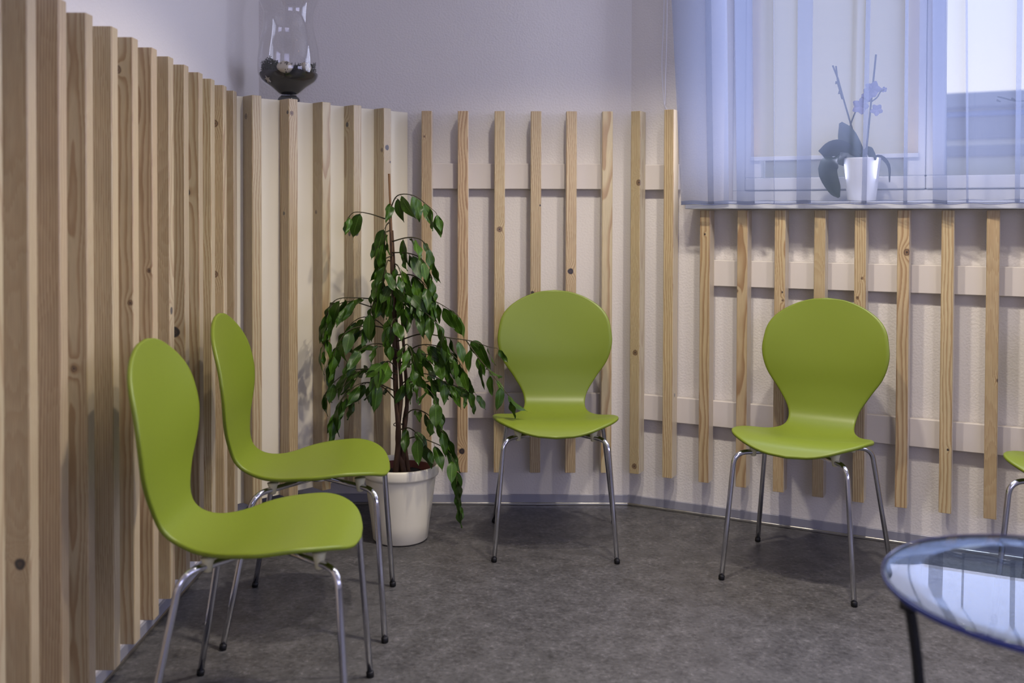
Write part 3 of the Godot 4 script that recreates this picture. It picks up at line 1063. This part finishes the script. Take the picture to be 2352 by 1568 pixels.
# ------------------------------------------------------------------ glass table
func glass_table() -> void:
	var t := thing("glass_table", "round glass side table with dark curved metal legs in the right foreground", "table", at(0.816, 0, 1.447))
	var H := 0.63
	var st := begin(true)
	lathe(st, [Vector2(0, H - 0.010), Vector2(0.20, H - 0.010), Vector2(0.2505, H - 0.010), Vector2(0.2525, H - 0.0098), Vector2(0.2545, H - 0.008), Vector2(0.2553, H - 0.005), Vector2(0.2545, H - 0.002), Vector2(0.2525, H - 0.0002), Vector2(0.2505, H), Vector2(0.20, H), Vector2(0, H)], 96)
	obj("glass_top", st, M.table_glass, t)
	st = begin(true)
	lathe(st, [Vector2(0.2556, H - 0.0095), Vector2(0.2566, H - 0.0085), Vector2(0.2570, H - 0.005), Vector2(0.2566, H - 0.0015), Vector2(0.2556, H - 0.0005)], 96)
	lathe(st, [Vector2(0.2556, H - 0.0005), Vector2(0.2555, H - 0.005), Vector2(0.2556, H - 0.0095)], 96)
	obj("edge_tint", st, mat(Color(0.13, 0.19, 0.46), 0.15), t)  # opaque blue ring for the glass edge tint and lens colour fringe
	for k in 3:
		var a := PI + 0.10 + TAU * k / 3.0
		var d := Vector3(cos(a), 0, -sin(a))
		st = begin(true)
		tube(st, smooth_path([d * 0.244 + Vector3(0, H - 0.016, 0), d * 0.238 + Vector3(0, H - 0.05, 0), d * 0.229 + Vector3(0, H - 0.12, 0), d * 0.225 + Vector3(0, H - 0.22, 0), d * 0.228 + Vector3(0, 0.20, 0), d * 0.245 + Vector3(0, 0.0, 0)], 6), [0.0082], 14)
		var leg := obj("leg", st, M.black, t)
		st = begin(true)
		var p := d * 0.244
		tube(st, [p + Vector3(0, H - 0.020, 0), p + Vector3(0, H - 0.0103, 0)], [0.014], 20)
		obj("pad", st, M.black, leg)

# ------------------------------------------------------------------ weeping fig
func leaf_mesh(v: int) -> ArrayMesh:
	var r := RandomNumberGenerator.new()
	r.seed = 50 + v
	var st := begin(true)
	var wid: float = [0.23, 0.20, 0.26, 0.17, 0.22, 0.24][v]
	var fold: float = [0.16, 0.35, 0.10, 0.5, 0.25, 0.22][v]
	var curl: float = [0.10, -0.12, 0.22, 0.05, 0.30, -0.05][v]
	var wav: float = [0.02, 0.05, 0.035, 0.06, 0.02, 0.045][v]
	var n := 12
	var rows := []
	for i in n + 1:
		var t := float(i) / n
		var w := wid * pow(sin(PI * pow(t, 0.78)), 0.9)
		if t > 0.82: w = maxf(w * (1 - (t - 0.82) / 0.22), 0.012 * (1.0 - t) / 0.18)
		var row := []
		for k in 5:
			var u := k / 2.0 - 1.0
			row.append([Vector3(u * w, -t, fold * absf(u) * w - curl * t * t + wav * sin(t * 11.0 + u * 2.0 + v) * absf(u)), Vector2((u + 1) / 2, t)])
		rows.append(row)
	for i in n:
		for k in 4:
			var v4 := []
			var t4 := []
			for m in [[i + 1, k], [i + 1, k + 1], [i, k + 1], [i, k]]:
				v4.append(rows[m[0]][m[1]][0]); t4.append(rows[m[0]][m[1]][1])
			quad_uv(st, v4, t4)
	st.generate_normals()
	return st.commit()

func fig() -> void:
	var f := thing("potted_fig", "weeping fig with drooping green leaves and a stake in a cream pot by the corner", "plant", at(-0.402, 0, 3.60))
	var st := begin(true)
	lathe(st, [Vector2(0, 0.003), Vector2(0.094, 0.003), Vector2(0.099, 0.008), Vector2(0.106, 0.07), Vector2(0.118, 0.15), Vector2(0.128, 0.228), Vector2(0.1295, 0.2345), Vector2(0.1365, 0.2375), Vector2(0.1385, 0.243), Vector2(0.139, 0.268), Vector2(0.1375, 0.2735), Vector2(0.134, 0.2755), Vector2(0.130, 0.273), Vector2(0.128, 0.25), Vector2(0.118, 0.16), Vector2(0, 0.15)], 72)
	obj("pot", st, M.pot, f)
	st = begin(true)
	lathe(st, [Vector2(0.1, 0.16), Vector2(0.116, 0.24), Vector2(0.119, 0.241), Vector2(0.119, 0.258), Vector2(0.113, 0.258), Vector2(0.108, 0.225), Vector2(0.05, 0.22)], 56)
	obj("nursery_pot", st, M.terracotta, f)
	st = begin(true)
	var rr := RandomNumberGenerator.new()
	rr.seed = 8
	for i in 9:
		for k in 28:
			var q := []
			for m in [[i, k], [i, k + 1], [i + 1, k + 1], [i + 1, k]]:
				var rad: float = 0.112 * m[0] / 9.0
				var a: float = TAU * (int(m[1]) % 28) / 28.0
				q.append(Vector3(rad * cos(a), 0.232 + 0.004 * sin(m[0] * 4.1 + (int(m[1]) % 28) * 2.7), -rad * sin(a)))
			tri(st, q[0], q[2], q[1])
			tri(st, q[0], q[3], q[2])
	obj("soil", st, M.soil, f)
	# several stems wound together, and a stake
	var stems := [[Vector3(-0.020, 0.225, 0.0), Vector3(-0.006, 0.38, 0.014), Vector3(-0.020, 0.55, -0.006), Vector3(-0.026, 0.78, 0.006), Vector3(-0.034, 1.0, 0.0), Vector3(-0.040, 1.19, 0.004)],
		[Vector3(0.018, 0.225, 0.012), Vector3(-0.012, 0.36, -0.010), Vector3(0.004, 0.54, 0.012), Vector3(-0.014, 0.74, -0.006), Vector3(-0.020, 0.95, 0.008), Vector3(-0.028, 1.12, 0.01)],
		[Vector3(0.004, 0.225, -0.020), Vector3(0.012, 0.37, 0.006), Vector3(0.022, 0.5, -0.008), Vector3(0.012, 0.7, 0.01), Vector3(0.0, 0.88, 0.0)],
		[Vector3(0.030, 0.225, -0.008), Vector3(0.010, 0.40, -0.014), Vector3(0.036, 0.55, 0.004), Vector3(0.07, 0.70, 0.02)]]
	var thick := [0.0115, 0.0105, 0.010, 0.008]
	for k in 4:
		st = begin(true)
		tube(st, smooth_path(stems[k], 6), range(31).map(func(i): return thick[k] * (1.0 - 0.75 * i / 30.0)), 9)
		obj("stem", st, M.bark, f)
	st = begin(true)
	tube(st, [Vector3(-0.004, 0.23, -0.02), Vector3(-0.022, 0.75, -0.022), Vector3(-0.0445, 1.325, -0.016)], [0.0045, 0.0045, 0.0042], 10)
	obj("stake", st, M.stake, f)
	st = begin(true)
	for b in [[-0.004, 0.415, 0.022], [-0.014, 0.66, 0.026], [-0.036, 1.19, 0.010]]:
		var ring := []
		for k in 17: ring.append(Vector3(b[0] + b[2] * cos(TAU * k / 16.0), b[1] + 0.003 * sin(TAU * k / 8.0), -0.006 + b[2] * 0.8 * sin(TAU * k / 16.0)))
		tube(st, ring, [0.0016], 5, false)
	obj("tie", st, M.black, f)

	var meshes := []
	for v in 6: meshes.append(leaf_mesh(v))
	# branches in centimetres from the pot's foot: x to the right, y up, z towards the viewer
	var br := [
		[[-4, 119, 0], [-1, 124.5, 2], [5, 124.5, 3], [10, 121, 4], [13, 118.5, 4]],
		[[-5, 116, 1], [-11, 118, 3], [-16, 118.5, 4], [-18.5, 116.5, 4]],
		[[-4, 115, 1], [-5, 113, 4], [-5, 106, 6]],
		[[-4, 112, 0], [-7, 110, 3], [-8, 104, 4], [-7, 97, 4]],
		[[-3, 108, 1], [3, 109.5, 3], [8, 108.5, 4], [11, 104, 4], [12.5, 100, 4]],
		[[-3, 104, 1], [3, 104, 5], [8, 102, 6], [11, 97, 6], [12, 90, 6]],
		[[-3, 103, 0], [-6, 101, 5], [-8, 95, 6], [-8, 88, 6]],
		[[-2, 100, 1], [0, 99, 7], [2, 93, 9], [2, 86, 10]],
		[[-2, 96, 1], [5, 96, 5], [10, 92, 7], [12, 86, 7]],
		[[-2, 92, 1], [-6, 90, 6], [-9, 86, 8], [-10, 80, 8]],
		[[-3, 84, 0], [-8, 87, 3], [-16, 88, 5], [-22, 87.5, 6], [-25, 84, 6], [-26, 78, 6]],
		[[-3, 82, 0], [-11, 84, -3], [-19, 86, -3], [-24, 84, -2], [-27, 78, -2], [-27, 70, -2]],
		[[-3, 76, 0], [-10, 78, 5], [-17, 77, 9], [-21, 72, 11], [-23, 66, 11]],
		[[-3, 74, 1], [-9, 79, -3], [-15, 80, -4], [-20, 76, -4], [-22, 70, -4]],
		[[-2, 84, 1], [5, 87, 3], [12, 87, 5], [18, 84, 6], [21, 82, 6]],
		[[-1, 82, 1], [4, 84, 7], [10, 83, 10], [15, 78, 11], [17, 72, 11]],
		[[-1, 72, 1], [8, 75, 4], [18, 74, 7], [26, 73, 8], [32, 71, 8], [35, 70.5, 8]],
		[[24, 73.4, 8], [28, 68, 10], [33, 62.5, 13], [36.5, 58.5, 16], [39.5, 55, 17]],
		[[0, 66, 1], [7, 71, 5], [15, 71, 9], [21, 67, 11], [24, 62, 11]],
		[[0, 62, 1], [8, 65, 0], [17, 64, -2], [23, 60, -2], [25, 55, -2]],
		[[-2, 58, 1], [-9, 62, 4], [-17, 62, 6], [-23, 58, 7], [-26, 54, 7]],
		[[-2, 54, 1], [-8, 58, 8], [-14, 58, 12], [-19, 53, 14], [-22, 47, 14]],
		[[-1, 50, 1], [-7, 55, -2], [-14, 56, -3], [-18, 51, -3]],
		[[0, 54, 2], [3, 58, 8], [8, 59, 13], [13, 55, 15], [15, 49, 15]],
		[[1, 52, 1], [8, 57, 2], [15, 58, 3], [21, 56, 4], [27, 54, 4]],
		[[1, 44, 1], [5, 48, 5], [10, 47, 7], [14, 43, 8], [17, 39, 8]],
		[[1, 36, 1], [6, 38, 4], [11, 37, 6], [17, 34.5, 8], [20, 30, 9], [21, 23, 9], [22, 16, 9]],
		[[0, 40, 1], [4, 42, 8], [8, 40, 12], [11, 36, 13]],
		[[-1, 62, 2], [-3, 66, 10], [-5, 65, 15], [-7, 59, 17]],
		[[0, 68, 2], [3, 72, 10], [5, 71, 15], [7, 65, 17]],
		[[-1, 78, 1], [-1, 81, 8], [-2, 79, 12], [-2, 73, 13]],
		[[-2, 88, 1], [2, 90, 6], [6, 89, 8], [9, 84, 9]],
		[[-4, 101, 0], [-4, 101, 7], [-5, 95, 9], [-5, 89, 9]],
		[[-3, 92, 1], [-2, 93, 9], [-2, 88, 11], [-3, 81, 11]],
		[[-1, 60, 2], [-6, 63, 7], [-12, 63, 10], [-18, 60, 10]],
		[[1, 57, 2], [6, 61, 7], [12, 61, 9], [18, 58, 10]],
		[[0, 64, 2], [5, 68, 6], [11, 68, 8], [16, 65, 8]],
		[[-1, 69, 2], [-7, 72, 8], [-12, 71, 11], [-16, 67, 12]],
	]
	var step := [4.3, 5.5, 4.0, 3.6, 4.0, 3.6, 3.6, 3.4, 3.6, 3.6, 4.2, 4.6, 4.0, 4.4, 3.8, 3.6, 5.4, 4.4, 3.8, 4.4, 4.2, 3.8, 4.2, 3.8, 4.2, 4.2, 5.2, 4.4, 4.2, 4.2, 4.0, 3.6, 4.0, 4.0, 4.4, 4.4, 4.4, 4.4]
	var skip := [0.12, 0.62, 0.3, 0.3, 0.2, 0.2, 0.2, 0.2, 0.2, 0.2, 0.35, 0.4, 0.25, 0.35, 0.3, 0.25, 0.45, 0.1, 0.3, 0.3, 0.35, 0.25, 0.3, 0.25, 0.4, 0.35, 0.35, 0.35, 0.35, 0.35, 0.35, 0.3, 0.4, 0.3, 0.3, 0.3, 0.3, 0.3]
	var r := RandomNumberGenerator.new()
	r.seed = 77
	var count := 0
	for b in br.size():
		var pts := []
		for p in br[b]: pts.append(Vector3(p[0], p[1], maxf(p[2], -p[0] - 23.0)) * 0.01)   # clear of the corner screen
		var path := smooth_path(pts, 5)
		st = begin(true)
		tube(st, path, range(path.size()).map(func(i): return lerpf(0.0026, 0.0009, float(i) / path.size())), 6)
		var total := 0.0
		for i in path.size() - 1: total += path[i].distance_to(path[i + 1])
		var hang := []
		var gone := 0.0
		var next: float = total * skip[b]
		var side := 1.0
		for i in path.size() - 1:
			var a: Vector3 = path[i]
			var c: Vector3 = path[i + 1]
			var seg := a.distance_to(c)
			while next <= gone + seg:
				var p := a.lerp(c, (next - gone) / seg)
				hang.append([p, (c - a).normalized(), side])
				side = -side
				next += step[b] * 0.01 * r.randf_range(0.5, 0.86)
			gone += seg
		hang.append([path[-1], (path[-1] - path[-2]).normalized(), 0.0])
		for h in hang:
			if count >= 298: break
			var along: Vector3 = h[1]
			var out := along.cross(Vector3.UP)
			if out.length() < 0.1: out = Vector3(1, 0, 0)
			out = out.normalized() * h[2]
			# leaves hang from short stalks, tips down and a little outwards
			var tip := (Vector3.DOWN * (r.randf_range(0.55, 1.5) if b < 16 else r.randf_range(0.15, 1.2)) + along * r.randf_range(0.1, 0.75) + out * r.randf_range(0.05, 0.6) + Vector3(0, 0, r.randf_range(-0.2, 0.3))).normalized()
			var stalk: Vector3 = h[0] + (out * 0.5 + along * 0.4 + Vector3.DOWN * 0.4).normalized() * r.randf_range(0.008, 0.016)
			tube(st, [h[0], stalk], [0.0007], 5)
			var size := r.randf_range(0.070, 0.100) * (0.68 if h[2] == 0.0 else 1.0)
			var face := Vector3(r.randf_range(-1.3, 1.3), r.randf_range(0.0, 0.8), r.randf_range(0.25, 1.0))
			face = (face - tip * face.dot(tip)).normalized()
			var o := obj("leaf", meshes[r.randi() % 6], M.leaf_fresh if r.randf() < (0.5 if h[2] == 0.0 else 0.22) else M.leaf, f)
			o.transform = Transform3D(Basis((-tip).cross(face), -tip, face) * Basis.from_scale(Vector3.ONE * size), stalk)
			count += 1
		obj("branch", st, M.twig, f)

# ------------------------------------------------------------------ vase
func vase() -> void:
	var base := at(-0.829, 1.587, 3.70)
	var v := thing("glass_vase", "clear glass hurricane vase on a short foot, standing on the corner screen", "vase", base)
	var outer := [Vector2(0.027, 0.0315), Vector2(0.039, 0.037), Vector2(0.063, 0.058), Vector2(0.093, 0.078), Vector2(0.106, 0.094), Vector2(0.1125, 0.1145), Vector2(0.113, 0.1455), Vector2(0.1125, 0.165), Vector2(0.107, 0.2126), Vector2(0.095, 0.264), Vector2(0.0905, 0.29), Vector2(0.0898, 0.316), Vector2(0.0925, 0.342), Vector2(0.102, 0.367), Vector2(0.115, 0.395), Vector2(0.124, 0.42)]
	var st := begin(true)
	lathe(st, smooth_path(outer, 4), 80)
	var inner := []
	for q in smooth_path(outer, 4): inner.append(Vector2(q.x - 0.0022, q.y + 0.0008))
	lathe(st, inner, 80)
	obj("glass_body", st, M.vase, v)
	st = begin(true)
	lathe(st, smooth_path([Vector2(0, 0.0), Vector2(0.032, 0.0), Vector2(0.038, 0.004), Vector2(0.0405, 0.012), Vector2(0.0375, 0.021), Vector2(0.030, 0.027), Vector2(0.0265, 0.0305), Vector2(0, 0.031)], 3), 56)
	obj("foot", st, M.solid_glass, v)

	# dark earth fills the bowl, moss lies heaped on it
	st = begin(true)
	lathe(st, smooth_path([Vector2(0, 0.036), Vector2(0.025, 0.036), Vector2(0.036, 0.040), Vector2(0.058, 0.0595), Vector2(0.087, 0.0795), Vector2(0.100, 0.0925), Vector2(0.1055, 0.107), Vector2(0.098, 0.113), Vector2(0.06, 0.104), Vector2(0, 0.102)], 3), 48)
	st = hollowed(st, Vector3(0.004, 0.1225, 0.087), 0.036)
	st = hollowed(st, Vector3(0.074, 0.128, 0.052), 0.027)
	var earth := obj("potting_earth", st, M.moss)
	earth.position = base
	tag(earth, "dark earth filling the bottom of the glass vase bowl", "earth", "", "stuff")
	st = begin(true)
	var rr := RandomNumberGenerator.new()
	rr.seed = 5
	var eggs := [Vector3(0.004, 0.1225, 0.0855), Vector3(0.074, 0.128, 0.052)]
	for k in 2600:
		var a := rr.randf() * TAU
		var rad := sqrt(rr.randf()) * 0.097
		var low := 0.1065 + 0.0095 * smoothstep(0.055, 0.095, rad)
		var p := Vector3(rad * cos(a), low, rad * sin(a))
		var lump := maxf(0.050 * smoothstep(0.072, 0.0, Vector2(p.x + 0.055, p.z - 0.04).length()), 0.034 * smoothstep(0.06, 0.0, Vector2(p.x - 0.066, p.z - 0.03).length()))
		if p.z < -0.01: lump = maxf(lump, 0.034)
		lump = maxf(lump, 0.015)
		p.y += rr.randf() * lump
		var d := Vector3(rr.randf_range(-1, 1), rr.randf_range(-0.05, 0.8), rr.randf_range(-1, 1)).normalized() * rr.randf_range(0.008, 0.018)
		var e := p + d
		var lim := Vector2(e.x, e.z).length()
		if lim > 0.102: e = Vector3(e.x * 0.102 / lim, e.y, e.z * 0.102 / lim)
		var near := false
		for c in 2:
			var sz: float = [0.034, 0.025][c]
			for t in [0.0, 0.5, 1.0]:
				if (p.lerp(e, t) - eggs[c]).length() < sz: near = true
		if near or e.y < 0.1165: continue
		tube(st, [p, p.lerp(e, 0.5) + Vector3(rr.randf_range(-0.003, 0.003), 0.003, rr.randf_range(-0.003, 0.003)), e], [0.0014, 0.0012, 0.0006], 3)
	var mo := obj("moss", st, M.moss_tuft)
	mo.position = base
	tag(mo, "dark green dried moss heaped in the glass vase round the eggs", "moss", "", "stuff")

	st = begin(true)
	var eg := []
	for k in 19:
		var t := PI * k / 18.0
		eg.append(Vector2(0.0165 * sin(t) * (1.0 + 0.12 * cos(t)), -0.0215 * cos(t)))
	for i in 18:
		for k in 28:
			var q := []
			var t4 := []
			for m in [[i, k], [i, k + 1], [i + 1, k + 1], [i + 1, k]]:
				var a: float = TAU * m[1] / 28.0
				var p: Vector2 = eg[m[0]]
				q.append(Vector3(p.x * cos(a), p.y, -p.x * sin(a)))
				t4.append(Vector2(m[1] / 28.0, m[0] / 18.0))
			quad_uv(st, q, t4)
	st.generate_normals()
	var mesh := st.commit()
	for e in [[eggs[0], Vector3(0.15, 0.0, 1.45), 1.34, "cream speckled egg lying in front on the moss in the vase"], [eggs[1], Vector3(0.5, 0.5, 1.15), 1.0, "smaller speckled egg half hidden in the moss at the right side of the vase"]]:
		var o := obj("speckled_egg", mesh, M.egg)
		o.transform = Transform3D(Basis.from_euler(e[1]) * Basis.from_scale(Vector3.ONE * e[2]), base + e[0])
		tag(o, e[3], "egg", "speckled eggs in the vase")
	# a small star pressed against the glass
	st = begin()
	var star := []
	for k in 10:
		var a := TAU * k / 10.0 + 0.3
		var rad := 0.016 if k % 2 == 0 else 0.0065
		star.append(Vector3(rad * cos(a), rad * sin(a), 0))
	for k in 10:
		var a: Vector3 = star[k]
		var b: Vector3 = star[(k + 1) % 10]
		var z := Vector3(0, 0, 0.0022)
		tri(st, z * 1.8, a + z, b + z)
		tri(st, -z * 1.8, b - z, a - z)
		quad(st, a - z, b - z, b + z, a + z)
	var so := obj("star_ornament", st, M.star)
	var dirn := Vector3(-0.62, -0.55, 0.56).normalized()
	so.transform = Transform3D(Basis.looking_at(-dirn, Vector3.UP), base + Vector3(-0.061, 0.081, 0.069))
	tag(so, "small pale wooden star lying low against the vase glass", "ornament")

# ------------------------------------------------------------------ outside
func outside(frame: Transform3D) -> void:
	var st := begin()
	box(st, Vector3(-30, -0.75, -60), Vector3(40, -0.45, -0.6), 0.0, frame)
	struct("ground", st, mat(Color(0.46, 0.46, 0.47), 0.9))
	st = begin()
	box(st, Vector3(-3.4, -0.45, -6.4), Vector3(0.62, 1.56, -6.1), 0.02, frame)  # plain slab placed to darken the strip under the blind
	tag(obj("blue_grey_slab", st, mat(Color(0.50, 0.53, 0.60), 0.9)), "low blue-grey slab seen under the blind, outside the window", "wall")
	var b := thing("building", "low flat-roofed building with a blue stripe beyond the window, across the yard", "building")
	b.transform = frame * Transform3D(Basis(), Vector3(0, 0, -18))
	st = begin()
	box(st, Vector3(-14, -0.45, -6), Vector3(24, 3.35, 0), 0.02)
	obj("wall", st, mat(Color(0.72, 0.71, 0.68), 0.8), b)
	st = begin()
	box(st, Vector3(-14.3, 3.33, -6.3), Vector3(24.3, 3.62, 0.35), 0.03)
	obj("roof_edge", st, mat(Color(0.44, 0.46, 0.50), 0.7), b)
	st = begin()
	box(st, Vector3(-14.1, 3.17, 0.0), Vector3(24.1, 3.27, 0.12), 0.01)
	obj("blue_stripe", st, mat(Color(0.30, 0.42, 0.72), 0.6), b)
	for k in 9:
		var x := -13.4 + k * 4.1
		st = begin()
		box(st, Vector3(x, 2.72, -0.02), Vector3(x + 3.9, 3.16, 0.05), 0.01)
		obj("window", st, mat(Color(0.34, 0.37, 0.43), 0.25), b)
		st = begin()
		box(st, Vector3(x, 2.38, -0.02), Vector3(x + 3.9, 2.60, 0.05), 0.01)
		obj("window", st, mat(Color(0.40, 0.43, 0.50), 0.25), b)
